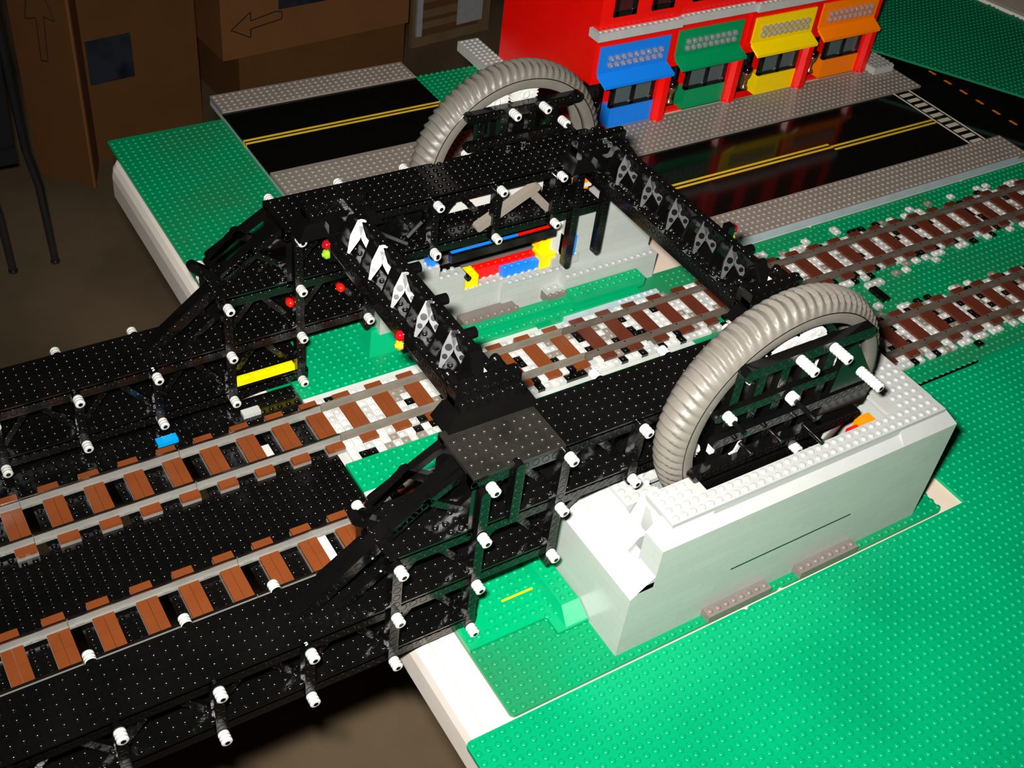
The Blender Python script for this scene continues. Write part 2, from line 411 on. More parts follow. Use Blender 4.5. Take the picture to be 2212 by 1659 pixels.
for i, (c, n) in enumerate(((BLUE, 'blue'), (SGREEN, 'green'), (YELLOW, 'yellow'), (ORANGE, 'orange'))):
    shop(i, 91 + 15 * i, c, n, 'red toy shop with a %s awning and %s sign board' % (n, n))
MB().box(87.2, 91, 58, 73, .25, 1.9).studs(87.2, 91, 58, 73, 1.9).build('grey_base_plate', LGREY, label='light grey studded block behind the back corner of the red shops', cat='block')
MB().box(151.3, 156, 38.7, 48, 1.1, 2.3).studs(151.3, 156, 38.7, 48, 2.3, mi=1).build('grey_base_plate', [LGREY, WALKG], label='grey studded block beside the orange shop at the street corner', cat='block')

# green raised table corner at the upper right
rt = empty('raised_layout_board', 185, 35, 0, 'tilted green layout board cutting across the upper right corner', 'board')
Pb = [(151.4, 41.2), (166.6, 15.3), (215, 15), (190.4, 38.5), (187.4, 50.5), (176, 62), (166, 60.5)]
Pb = [(151.4, 41.0), (168.2, 12.6), (192.4, 27.0), (187.9, 50.0), (180, 75), (166, 66)]
bb = MB().prism(Pb, 'Z', 4.6, 5.0)
def inside(x, y):
    r = False; n = len(Pb)
    for i in range(n):
        (xa, ya), (xb, yb) = Pb[i], Pb[(i + 1) % n]
        if (ya > y) != (yb > y) and x < (xb - xa) * (y - ya) / (yb - ya) + xa: r = not r
    return r
bb.studs(150, 195, 12, 76, 5.0, 6, skip=lambda x, y: not inside(x, y))
bb.build('green_sheet', mat('dark_green_sheet_plastic', (.0, .165, .07), .4, scale=6, alt=(.004, .13, .052), spec=.2), rt)
MB().prism([(192.4, 27.0), (193.6, 27.6), (189.2, 50.4), (187.9, 50.0)], 'Z', 3.2, 5.6).build('white_edge_strip', TRIM, rt)
MB().prism([(163, 46), (175, 27), (187, 34), (184, 48), (177, 64), (169, 60)], 'Z', 1.36, 4.6).build('support', BLACK, rt)

# ---------------------------------------------------------------- cardboard boxes, crate, chair at the back
bx = empty('cardboard_box', 70, 220, FLOOR, 'tall cardboard box with a dark tape patch at the far left', 'box', 'cardboard boxes on the floor')
def qbox(mb, p, q, dy, z0, z1, mi=0):      # upright box on a slanted front edge p-q
    (xa, ya), (xb, yb) = p, q; L = math.hypot(xb - xa, yb - ya); nx, ny = -(yb - ya) / L * dy, (xb - xa) / L * dy
    b = [(xa, ya), (xb, yb), (xb + nx, yb + ny), (xa + nx, ya + ny)]
    return mb.hexa([(x, y, z0) for x, y in b] + [(x, y, z1) for x, y in b], mi)
A0, A1 = (57.2, 208.8), (88.9, 212.6)
qbox(MB(), A0, A1, 44, FLOOR, -8).build('carton', CARD, bx)
qbox(MB(), (41.0, 209.0), (52.6, 196.4), .6, FLOOR, -8).build('side_flap', CARD, bx)
qbox(MB(), (52.6, 196.4), (57.2, 208.6), .6, FLOOR, -8).build('side_flap', CARDL, bx)
ux, uy = (A1[0] - A0[0]) / 31.93, (A1[1] - A0[1]) / 31.93
def on(a): return (A0[0] + ux * a + uy * .12, A0[1] + uy * a - ux * .12)
qbox(MB(), on(.8), on(13.2), .1, -69.5, -57).build('tape_patch', TAPE, bx)
def strip(mb, pts, y, w=.35, closed=False):
    n = len(pts)
    for i in range(n if closed else n - 1):
        (xa, za), (xb, zb) = pts[i], pts[(i + 1) % n]; L = math.hypot(xb - xa, zb - za) or 1
        nx, nz = -(zb - za) / L * w / 2, (xb - xa) / L * w / 2
        ya, yb2 = y(xa), y(xb)
        mb.hexa([(xa - nx, ya, za - nz), (xb - nx, yb2, zb - nz), (xb - nx, yb2 + .1, zb - nz), (xa - nx, ya + .1, za - nz),
                 (xa + nx, ya, za + nz), (xb + nx, yb2, zb + nz), (xb + nx, yb2 + .1, zb + nz), (xa + nx, ya + .1, za + nz)])
    return mb
fy = lambda x: 209.0 - (x - 41.0) * 12.6 / 11.6 - .12
strip(MB(), [(44.0, -47), (46.3, -31), (49.6, -46), (47.6, -45.4), (47.0, -57.5), (45.7, -57.7), (46.1, -46.2)], fy, .3, True).build('drawn_arrow', PEN, bx)
b2 = empty('cardboard_box', 128, 235, FLOOR, 'lower cardboard box under the wider box at the back', 'box', 'cardboard boxes on the floor')
qbox(MB(), (102.0, 216.5), (158.5, 221.5), 40, FLOOR, -72).build('carton', CARD, b2)
b3 = empty('cardboard_box', 128, 235, -72, 'wide cardboard box with a drawn arrow stacked at the back', 'box', 'cardboard boxes on the floor')
U0, U1 = (96.7, 214.5), (158.6, 219.5)
qbox(MB(), U0, U1, 46, -72.0, -30).build('carton', CARDL, b3)
uf = lambda x: 214.5 + (x - 96.7) * 5 / 61.9 - .12
strip(MB(), [(99.6, -63.1), (105.8, -58.8), (105.7, -61.4), (113.5, -60.0), (115.5, -60.4), (115.4, -62.6), (105.6, -63.8), (105.5, -66.4)], uf, .32, True).build('drawn_arrow', PEN, b3)
qbox(MB(), (114.5, uf(114.5)), (134, uf(134)), .1, -59.6, -48).build('tape_patch', TAPE, b3)
cr = empty('wooden_crate', 188, 250, FLOOR, 'open wooden crate with white boxes at the back', 'crate')
cm = MB()
for z0, z1 in ((FLOOR, -89.3), (-86.6, -84.2), (-82.8, -80.0), (-77.5, -72)): qbox(cm, (172, 240), (204, 244), 1.2, z0, z1)
for a, b_ in (((171.5, 239.9), (175.5, 240.4)), ((200.2, 243.4), (204.2, 244))): qbox(cm, a, b_, 1.6, FLOOR, -40)
cm.build('slats', WOOD, cr)
qbox(MB(), (176, 242.6), (203, 246), 30, FLOOR + .2, -70).build('inner_panel', CARD, cr)
MB().box(172.5, 174.5, 238.6, 239.7, -88, -60).build('white_carton', PAPER, cr)
qbox(MB(), (189.5, 241.0), (200.0, 242.4), .5, -87.3, -60).build('white_carton', PAPER, cr)
ch = empty('folding_chair', 24, 160, FLOOR, 'black folding chair with shiny metal tube legs at the left edge', 'chair')
for P in ([(33.9, 168.0, FLOOR + .6), (33.4, 168, -70), (32.0, 168, -60), (31.0, 168, -20)], [(23.8, 168, FLOOR + .6), (23.4, 168, -76), (21.5, 168, -60), (20.5, 168, -20)]):
    mb = MB()
    for a, b_ in zip(P, P[1:]): mb.cyl(a, b_, .95, 12)
    mb.cyl((P[0][0], P[0][1], FLOOR), P[0], 1.15, 12)
    mb.build('leg', CHROME, ch)
for P in ([(6, 178, FLOOR), (5, 178, -30)], [(14, 190, FLOOR), (12, 178, -30)]):
    MB().cyl(P[0], P[1], .95, 12).build('leg', CHROME, ch)
MB().box(2, 29.5, 166, 182, -62, -58).build('seat', CLOTH, ch)
MB().hexa([(20.2, 167, -58), (29.6, 167, -58), (29.6, 169, -58), (20.2, 169, -58), (20, 167, -12), (31.2, 167, -12), (31.2, 169, -12), (20, 169, -12)]).build('backrest', CLOTH, ch)
#@@PART2@@
# ================================================================ raised ground under the tracks beside the bridge
t = empty('track_embankment', 55, -8, -.4, 'raised green and grey ground carrying both tracks between the piers', 'ground')
MB().box(29, 81, -24, 8, -.4, -.1).build('base_layer', LGREY, t)
MB().box(29, 81, -10.4, -6, -.1, .4).studs(29, 81, -10, -6, .4, 10).build('green_strip', GREEN, t)
MB().box(29, 81, -12, -10.4, -.1, .3).build('white_layer', WHITE, t)
g = MB().box(29, 44, 5.0, 12, -.1, .45).studs(29, 44, 5, 12, .45, 10, skip=lambda x, y: (x > 38.5 and y > 7.5) or (x < 31.6 and y > 7.5))
g.box(29, 41, 12, 15, -.1, .45).studs(32, 41, 12, 15, .45)
g.build('green_corner', GREEN, t)
MB().box(29, 60, 4.4, 5.0, -.1, .4).build('white_edge', WHITE, t)
mb = MB().hexa([(38.8, 8.2, .45), (44.2, 8.2, .45), (44.2, 12.2, .45), (39.2, 12.2, .45), (40.2, 10.6, 2.3), (43.6, 10.6, 2.3), (43.6, 12.2, 2.3), (40.2, 12.2, 2.3)])
mb.build('green_slope', GREEN, t)
mb = MB().box(44, 76, 5.0, 8, -.1, 1.0).studs(44, 66, 5, 6.4, 1.0, 10)
mb.box(44.5, 76, 6.4, 8, 1.0, 1.5).studs(44.5, 66, 6.4, 7.6, 1.5, 10)
mb.box(66, 77, 5.8, 7.9, 1.0, 2.4).studs(66, 77, 6, 8, 2.4, 10)
mb.build('green_bank', GREEN, t)
MB().box(64, 78.5, 4.2, 5.0, -.1, .7).studs(72, 78, 4.2, 5.2, .7).build('pale_plate', LBLUEG, t)
MB().box(51.3, 59, 7.6, 9.7, .8, 1.7).studs(51.3, 59, 7.6, 8.6, 1.7).build('dark_grey_plate', DGREY, t)
MB().box(63.3, 66, 7.6, 9.7, .8, 2.0).studs(63.3, 66, 7.6, 8.6, 2.0).build('dark_grey_plate', DGREY, t)
MB().box(66, 70, 7.9, 8.2, 1.0, 1.9).build('dark_grey_plate', DGREY, t)
# green plates in front of the near girder, beside the near pier
gp = empty('green_plate_terrace', 35, -29, 0, 'stepped green plates under the near girder beside the near pier', 'ground')
mb = MB().prism([(29, -32.5), (37.4, -32.5), (37.4, -34.6), (40.9, -34.6), (40.9, -24.2), (29, -24.2)], 'Z', 0, .5)
mb.studs(29, 41, -33, -24.4, .5, 12, skip=lambda x, y: (x < 37 and y < -32) or (x < 31.6 and y > -30.6))
mb.build('lower_plate', GREEN, gp)
mb = MB().hexa([(38.4, -34.4, .5), (40.9, -34.4, .5), (40.9, -26, .5), (38.4, -26, .5), (38.9, -32.6, 1.5), (40.9, -32.6, 1.5), (40.9, -26, 1.5), (38.9, -26, 1.5)])
mb.studs(39, 41, -32.4, -26, 1.5, 12)
mb.build('upper_slope', GREEN, gp)
MB().box(34.5, 38, -29.1, -28.9, .5, .56).build('yellow_scrape', YELLOW, gp)

# ================================================================ piers
def pier_front():
    t = empty('bridge_pier', 61, -32, 0, 'large pale grey brick pier in front carrying the near wheel', 'pier', 'brick piers under the rolling wheels')
    w = MB()
    w.box(43.4, 81, -39, -36.4, 0, 13.8)                               # outer wall
    w.box(41, 43.4, -39, -26.2, 0, 8.4)                                # left end
    w.box(43.4, 45.4, -34.9, -26.2, 0, 9.7); w.box(45.4, 49, -31.5, -26.2, 0, 10.9)
    w.box(45.4, 81, -28.6, -26.2, 0, 10.4); w.box(73.5, 81, -36.4, -26.2, 0, 13.8)
    w.box(45.4, 49, -34.9, -31.5, 0, 9.0); w.box(43.4, 44.4, -36.4, -34.9, 0, 8.6)
    w.build('wall', LGREYB, t)
    c = MB()
    c.prism([(41, 8.4), (43.4, 8.4), (43.4, 9.7), (42.5, 9.7)], 'Y', -39, -26.2)
    c.prism([(43.4, 9.7), (45.4, 9.7), (45.4, 10.9), (44.5, 10.9)], 'Y', -34.9, -26.2)
    c.prism([(41.6, 9.0), (43.4, 9.0), (43.4, 10.4)], 'Y', -39, -36.6)
    for x0, x1 in ((45.0, 49.6), (73.3, 79.6)):
        c.prism([(-39, 13.8), (-36.4, 13.8), (-36.4, 15.2), (-37.8, 15.2)], 'X', x0, x1)
    c.prism([(-39, 13.8), (-36.4, 13.8), (-36.4, 15.2), (-38.0, 15.2), (-38.0, 14.6)], 'X', 49.6, 73.3)
    c.hexa([(43.4, -39, 13.8), (45, -39, 13.8), (45, -36.4, 13.8), (43.4, -36.4, 13.8), (44.6, -37.8, 15.2), (45, -37.8, 15.2), (45, -36.4, 15.2), (44.6, -36.4, 15.2)])
    c.hexa([(79.6, -39, 13.8), (81, -39, 13.8), (81, -26.2, 13.8), (79.6, -26.2, 13.8), (79.6, -37.8, 15.2), (79.9, -37.8, 15.2), (79.9, -27, 15.2), (79.6, -27, 15.2)])
    c.prism([(-35.2, 9.0), (-33.2, 9.0), (-33.2, 12.8), (-33.9, 12.8), (-35.2, 11.2)], 'X', 46.0, 48.4); c.prism([(43.4, 8.6), (44.4, 8.6), (44.4, 9.8)], 'Y', -36.4, -34.9)
    c.prism([(45.5, 9.0), (48.5, 9.0), (48.5, 12.6), (47.0, 12.6)], 'Y', -33.4, -31.6)
    c.build('slope_bricks', WHITE if False else mat('pale_grey_slope', (.38, .392, .38), .25, wear=.04), t)
    p = MB()
    p.box(44.8, 79.5, -38, -36, 15.2, 15.62).studs(45, 79, -38, -36, 15.62, 12)
    p.box(44.8, 50.2, -36, -34, 15.2, 15.62).studs(45, 49, -36, -34, 15.62, 12)
    p.box(73.4, 79.6, -36, -33, 15.2, 15.62).studs(75, 79, -36, -33, 15.62, 12)
    p.box(74.2, 79.6, -33, -28, 15.2, 15.62).studs(75.5, 79.5, -33, -30, 15.62, 12)
    p.box(45.4, 49, -31.5, -26.3, 10.9, 11.3).studs(45.5, 49.5, -31.3, -26.3, 11.3, 12)
    p.box(49, 52.5, -29.5, -26.3, 10.4, 10.9).studs(49, 52, -29, -26.3, 10.9, 12)
    p.build('stud_plate', mat('pale_grey_plates', (.36, .37, .357), .25, wear=.04), t)
    MB().box(45.4, 73.4, -36.4, -28.6, 4.0, 4.7).build('wheel_track', DGREY, t)
    MB().box(53.4, 69.2, -39.03, -38.9, 5.86, 6.02).build('dark_joint', BLACK, t)
    MB().box(44.4, 49, -36.4, -34.9, 3.0, 7.0).build('pit_shade_block', BLACK, t)  # solid black block in the pit, standing in for its deep shade
    for x0 in (51.2, 63.2):
        MB().box(x0, x0 + 8, -40.2, -39.02, .2, 1.15).studs(x0, x0 + 8, -40.1, -39.1, 1.15, 12).build('dark_grey_brick', DGREY, t)
    MB().box(71.6, 73.4, -36.0, -33.8, 12.6, 14.0).build('orange_brick', ORANGE, t)
    MB().box(70.2, 71.6, -36.0, -34.2, 12.4, 13.4).build('red_brick', RED, t)
    return t
pier_front()
def pier_far():
    t = empty('bridge_pier', 61, 16, 0, 'pale grey brick pier behind the tracks under the far wheel', 'pier', 'brick piers under the rolling wheels')
    w = MB()
    w.box(41, 48.6, 10, 23, 0, 9.4); w.box(48.6, 52.2, 10, 12, 0, 7.6); w.box(52.2, 66, 10, 12, 0, 4.9)
    w.box(41, 66, 20.5, 23, 0, 12); w.box(66, 80.2, 10, 13, 0, 12.2); w.box(66, 80.2, 18.2, 23, 0, 12.2); w.box(73.6, 80.2, 13, 18.2, 0, 12.2)
    w.box(57.5, 66, 9.4, 10, 0, 4.2); w.box(65.8, 80.2, 8, 10, 0, 3.9); w.box(63.4, 65.8, 8.2, 10, 0, 2.6)
    w.build('wall', LGREYB, t)
    c = MB()
    c.prism([(66, 12.2), (79.9, 12.2), (77.6, 13.6), (67, 13.6)], 'Y', 10, 13); c.prism([(73.6, 12.2), (79.9, 12.2), (77.6, 13.6), (74, 13.6)], 'Y', 13, 23)
    c.prism([(41, 9.4), (46, 9.4), (46, 10.6), (42.3, 10.6)], 'Y', 10, 23)
    c.build('slope_bricks', mat('pale_grey_slope', (.6, .62, .6)), t)
    p = MB()
    p.studs(48.6, 51.6, 9.9, 11.9, 7.6, 10).studs(52.2, 65.2, 9.9, 11.9, 4.9, 10).studs(66, 80, 8, 9, 3.9, 10).studs(63.4, 65.8, 8.2, 9.2, 2.6, 10).studs(46, 49, 10, 12, 9.4, 10)
    p.box(57.6, 66, 9.42, 10, 4.2, 4.6).studs(58, 66, 9.1, 10.1, 4.6, 10)
    p.studs(65.5, 68.5, 9.2, 11.2, 6.2, 10).box(64.5, 68.5, 9.6, 11, 4.9, 6.2)
    p.build('stud_plate', mat('pale_grey_plates', (.56, .57, .55)), t)
    MB().box(46, 66, 12, 20.5, 3.6, 4.4).build('wheel_track', DGREY, t)
    MB().box(54.2, 63, 11.3, 12.3, 4.9, 6.5).studs(54, 63, 11.3, 12.3, 6.5, 10).build('red_brick', RED, t)
    MB().box(57.8, 63.8, 10.3, 11.3, 4.9, 6.1).studs(57.8, 63.8, 10.3, 11.3, 6.1, 10).build('blue_brick', BLUE, t)
    MB().box(63.0, 65.2, 10, 12, 4.9, 6.9).box(63.2, 65.0, 11, 12.6, 6.9, 8.2).studs(63, 65, 10, 12, 6.9, 10).studs(63.2, 65.2, 11, 12, 8.2, 10).build('yellow_brick', YELLOW, t)
    MB().box(52.4, 54.2, 10.2, 12.2, 4.9, 6.6).studs(52.3, 54.3, 10.2, 12.2, 6.6, 10).build('yellow_brick', YELLOW, t)
    MB().cyl((52.0, 12.6, 7.2), (52.4, 9.5, 7.0), .36, 10).build('black_pin', BLACK, t)
    MB().box(49.4, 52.2, 11.4, 12.4, 5.0, 7.7).build('black_brick', BLACK, t)
    MB().box(47.4, 48.7, 10.6, 11.8, 9.4, 11.6).build('blue_brick', BLUE, t)
    MB().box(66.0, 67.6, 9.4, 10.6, 6.2, 9.2).studs(66, 67.6, 9.5, 10.6, 9.2).build('blue_brick', BLUE, t)
    MB().box(64.9, 67.2, 10.6, 11.6, 6.3, 11.0).build('white_brick', WHITE, t)
    return t
pier_far()

# ================================================================ track pieces, 16 studs long, tops of ties at .8
def track_proto(style):
    old = style == 'old'
    t = empty('track_section', 0, 0, 0, 'track', 'toy railway track')
    g, br, me_ = {'old': (TRACKD, BROWND, BLACK), 'mid': (TRACKM, BROWN, TRACKM), 'new': (TRACKG, BROWN, METAL)}[style]
    for s_ in (-1, 1):
        r = MB()
        a, b_ = sorted((s_ * 2.02, s_ * 3.0))
        zt = 1.15 if old else 1.42
        r.box(.02, 15.98, a, b_, .4, .62)
        if old:
            r.prism([(a + .12, .62), (b_ - .12, .62), (b_ - .22, zt), (a + .22, zt)], 'X', .03, 15.97)
            for k in range(4):
                r.lathe((4 * k + 2.0, (a + b_) / 2, zt), 'Z', [(.0, .13), (.015, .12), (.016, .01)], 8, 1)
        else:
            r.prism([(a + .30, .62), (b_ - .30, .62), (b_ - .38, zt - .12), (a + .38, zt - .12)], 'X', .03, 15.97)
            r.prism([(a + .36, zt - .12), (b_ - .36, zt - .12), (b_ - .40, zt), (a + .40, zt)], 'X', .05, 15.95, 1)
            for k in range(4):
                r.box(4 * k + .6, 4 * k + 1.3, a - .02, a + .30, .62, .74); r.box(4 * k + .6, 4 * k + 1.3, b_ - .30, b_ + .02, .62, .74)
        r.build('rail', [g, me_], t)
    for k in range(4):
        b = MB().box(4 * k + 2, 4 * k + 4, -4, 4, 0, .4)
        if old: b.studs(4 * k + 2, 4 * k + 4, -4, -3, .4, 8).studs(4 * k + 2, 4 * k + 4, 3, 4, .4, 8)
        ti = b.build('tie', g, t)
        q = MB()
        x0, x1 = 4 * k + 2.02, 4 * k + 3.98
        if old:
            q.box(x0, x1, -1.99, 1.99, .4, .8); q.box(x0, x1, -3.95, -3.05, .62, .82); q.box(x0, x1, 3.05, 3.95, .62, .82)
        else:
            half = [(x0, 4 * k + 2.985), (4 * k + 3.015, x1)]
            for xa, xb in half:
                q.box(xa, xb, -1.99, -.01, .4, .8); q.box(xa, xb, .01, 1.99, .4, .8)
            q.box(x0, x1, -3.98, -3.02, .4, .8); q.box(x0, x1, 3.02, 3.98, .4, .8)
        q.build('tie_tile', br, ti)
    return t
ORD = ['first', 'second', 'third', 'fourth', 'fifth', 'sixth', 'seventh', 'eighth', 'ninth', 'tenth', 'eleventh']
def lay(proto, spots, used=[]):
    for x, y, lab, grp in spots:
        if proto not in used:
            used.append(proto); proto.location = W(x, y, 0); tag(proto, lab, 'track', grp)
        else: dup(proto, x, y, 0, lab, grp)
leaf = track_proto('new'); mid = track_proto('mid'); land = track_proto('old')
sp = []
for y, n in ((0, 'far'), (-16, 'near')):
    for i in range(3):
        sp.append((14 - 16 * i, y, 'bright railed %s track piece on the bridge deck, %s from its land end' % (n, ORD[i]), '%s track on the bridge deck' % n))
lay(leaf, sp)
sp = [(30, 0, 'dull grey far track piece on land, first beyond the bridge deck', 'far track on land'),
      (46, 0, 'dull grey far track piece on land, second beyond the bridge deck', 'far track on land'),
      (30, -16, 'dull grey near track piece on land, half hidden by the near truss', 'near track on land')]
lay(mid, sp)
sp = []
for y, n in ((0, 'far'), (-16, 'near')):
    for i, x in enumerate(range(62, 200, 16)):
        if y == -16 and x < 78: continue
        sp.append((x, y, 'dark railed %s track piece on land, %s from the bridge deck' % (n, ORD[i + 2]), '%s track on land' % n))
lay(land, sp)

# ================================================================ ballast: one-stud plates
BC = {'white': WHITE, 'light grey': LGREY, 'dark grey': MGREY, 'black': BLACK}
def plate_mesh(name):
    mb = MB().box(-.48, .48, -.48, .48, 0, .38).studs(-.5, .5, -.5, .5, .38, 8)
    o = mb.build('ballast_plate', BC[name]); return o
PROTO = {k: plate_mesh(k) for k in BC}
TODO = []
def pick(seq=None):
    r = rnd.random()
    return 'white' if r < .47 else 'light grey' if r < .66 else 'dark grey' if r < .80 else 'black'
for y0, n, xs in ((0, 'far', range(30, 178, 4)), (-16, 'near', list(range(30, 42, 4)) + list(range(94, 174, 4)))):
    for x in xs:
        reg = 'beside the bridge deck' if x < 60 else 'between the beams' if x < 94 else 'at the right'
        for i in range(2):
            for j in range(4):
                TODO.append((x + .5 + i, y0 - 1.5 + j, .32 if x < 94 else .1, pick(), 'between the ties of the %s track %s' % (n, reg)))
        near_girder = y0 == -16
        for s_ in (-1, 1):
            if x < 94:
                if near_girder and s_ < 0: continue
                for i in range(2):
                    if rnd.random() < .85: TODO.append((x + .5 + i, y0 + s_ * 3.5, .3, pick(), 'at the tie ends of the %s track %s' % (n, reg)))
                if s_ < 0 and y0 == 0:
                    for i in range(4):
                        TODO.append((x + .5 + i, -4.5, .05, pick(), 'along the near edge of the %s track %s' % (n, reg)))
                        if x < 42 and rnd.random() < .9: TODO.append((x + .5 + i, -5.5, .05 if i % 2 else .0, pick(), 'along the near edge of the %s track %s' % (n, reg)))
                if s_ > 0 and y0 == -16:
                    for i in range(4): TODO.append((x + .5 + i, -11.5 + .0, .3, pick(), 'along the far edge of the %s track %s' % (n, reg)))
            else:
                for i in range(2):
                    if rnd.random() < .75: TODO.append((x + .5 + i, y0 + s_ * 3.5, .05, pick(), 'at the tie ends of the %s track %s' % (n, reg)))
                for i in range(4):
                    if rnd.random() < (.62 if s_ < 0 else .42): TODO.append((x + .5 + i, y0 + s_ * (4.5 + (1 if rnd.random() < .13 else 0)), .02, pick(), 'lying loose beside the %s track %s' % (n, reg)))
seen = set(); T2 = []
for b_ in TODO:
    k = (b_[0], b_[1])
    if k in seen: continue
    seen.add(k); T2.append(b_)
T2.sort(key=lambda b: (b[0] - CAM[0]) ** 2 + (b[1] - CAM[1]) ** 2)
for i, (x, y, z, c, reg) in enumerate(T2[:270]):
    src = PROTO[c]
    o = src if 'label' not in src else src.copy()
    if o is not src: COL.objects.link(o)
    o.location = W(x, y, z)
    tag(o, '%s one-stud plate %s' % (c, reg), 'small plate', '%s plates %s' % (c, reg))
mb = MB(); order = list(BC)
for x, y, z, c, reg in T2[270:]:
    mb.box(x - .48, x + .48, y - .48, y + .48, z, z + .38, order.index(c)); mb.studs(x - .5, x + .5, y - .5, y + .5, z + .38, 6, order.index(c))
mb.build('ballast_plates', [BC[k] for k in order], label='scatter of tiny plates along the far ends of the tracks', cat='ballast', kind='stuff')
# odd loose bricks on the green ground
MB().box(106.2, 109.2, -6.6, -5.6, .0, .5).studs(106.2, 109.2, -6.6, -5.6, .5).build('loose_plate', LGREY, label='pale three-stud plate lying loose between the tracks at the right', cat='small plate')
MB().box(106.0, 107.2, -9.6, -6.7, .0, .5).build('loose_tile', BLACK, label='black tile lying loose on green between the tracks', cat='small tile')
MB().box(104, 105, -10.5, -9.5, 0, .5).studs(104, 105, -10.5, -9.5, .5).build('loose_plate', LGREY, label='single pale plate on green just right of the big near wheel', cat='small plate')
MB().box(111, 112, 5.5, 6.5, 0, .5).studs(111, 112, 5.5, 6.5, .5).build('loose_plate', LGREY, label='single pale plate on green between the far track and the road', cat='small plate')

# ================================================================ the bridge leaf
br = empty('bascule_bridge', 20, -8, -.4, 'black studded rolling lift bridge span with trusses and two big grey wheels', 'bridge')
# deck
d = MB()
gaps = lambda x, y: (int(math.floor(x)) % 8 == 6) and (-4 < y < 4 or -20 < y < -12)
for x in range(-40, 29):
    xa, xb = x, x + 1
    if x % 8 == 6: segs = ((-24, -20), (-12, -4), (4, 8.2))
    else: segs = ((-24, 8.2),)
    for ya, yb in segs: d.box(xa, xb, ya, yb, -.4, 0)
d.studs(-40, 29, -24, 8, 0, 12, skip=lambda x, y: gaps(x, y) or (-4 < y < 4 or -20 < y < -12) and int(math.floor(x)) % 4 in (2, 3) and abs((y if y > -8 else y + 16)) > 2 and abs((y if y > -8 else y + 16)) < 3 or ((-4 < y < 4 or -20 < y < -12) and int(math.floor(x)) % 4 in (0, 1)))
d.build('deck', BLACK, br)
MB().box(12.6, 14.8, 4.9, 5.9, .0, .5).build('blue_plate', mat('bright_blue_plastic', (.0, .32, .75), .3), br)
MB().box(22.2, 24.2, 5.2, 6.2, .0, .5).build('grey_plate', LGREY, br)
MB().box(22.02, 22.9, -1.9, .2, .0, .45).build('white_plate', WHITE, br)
MB().box(22.02, 22.98, -17.9, -13.9, .0, .42).studs(22, 23, -17.9, -13.9, .42, 10).build('white_plate', WHITE, br)
for x in range(-40, 29, 16):
    for y in (-7.99, ):
        MB().box(x, x + .6, -24, 8, -2.4, -.4).build('cross_beam', BLACK, br)

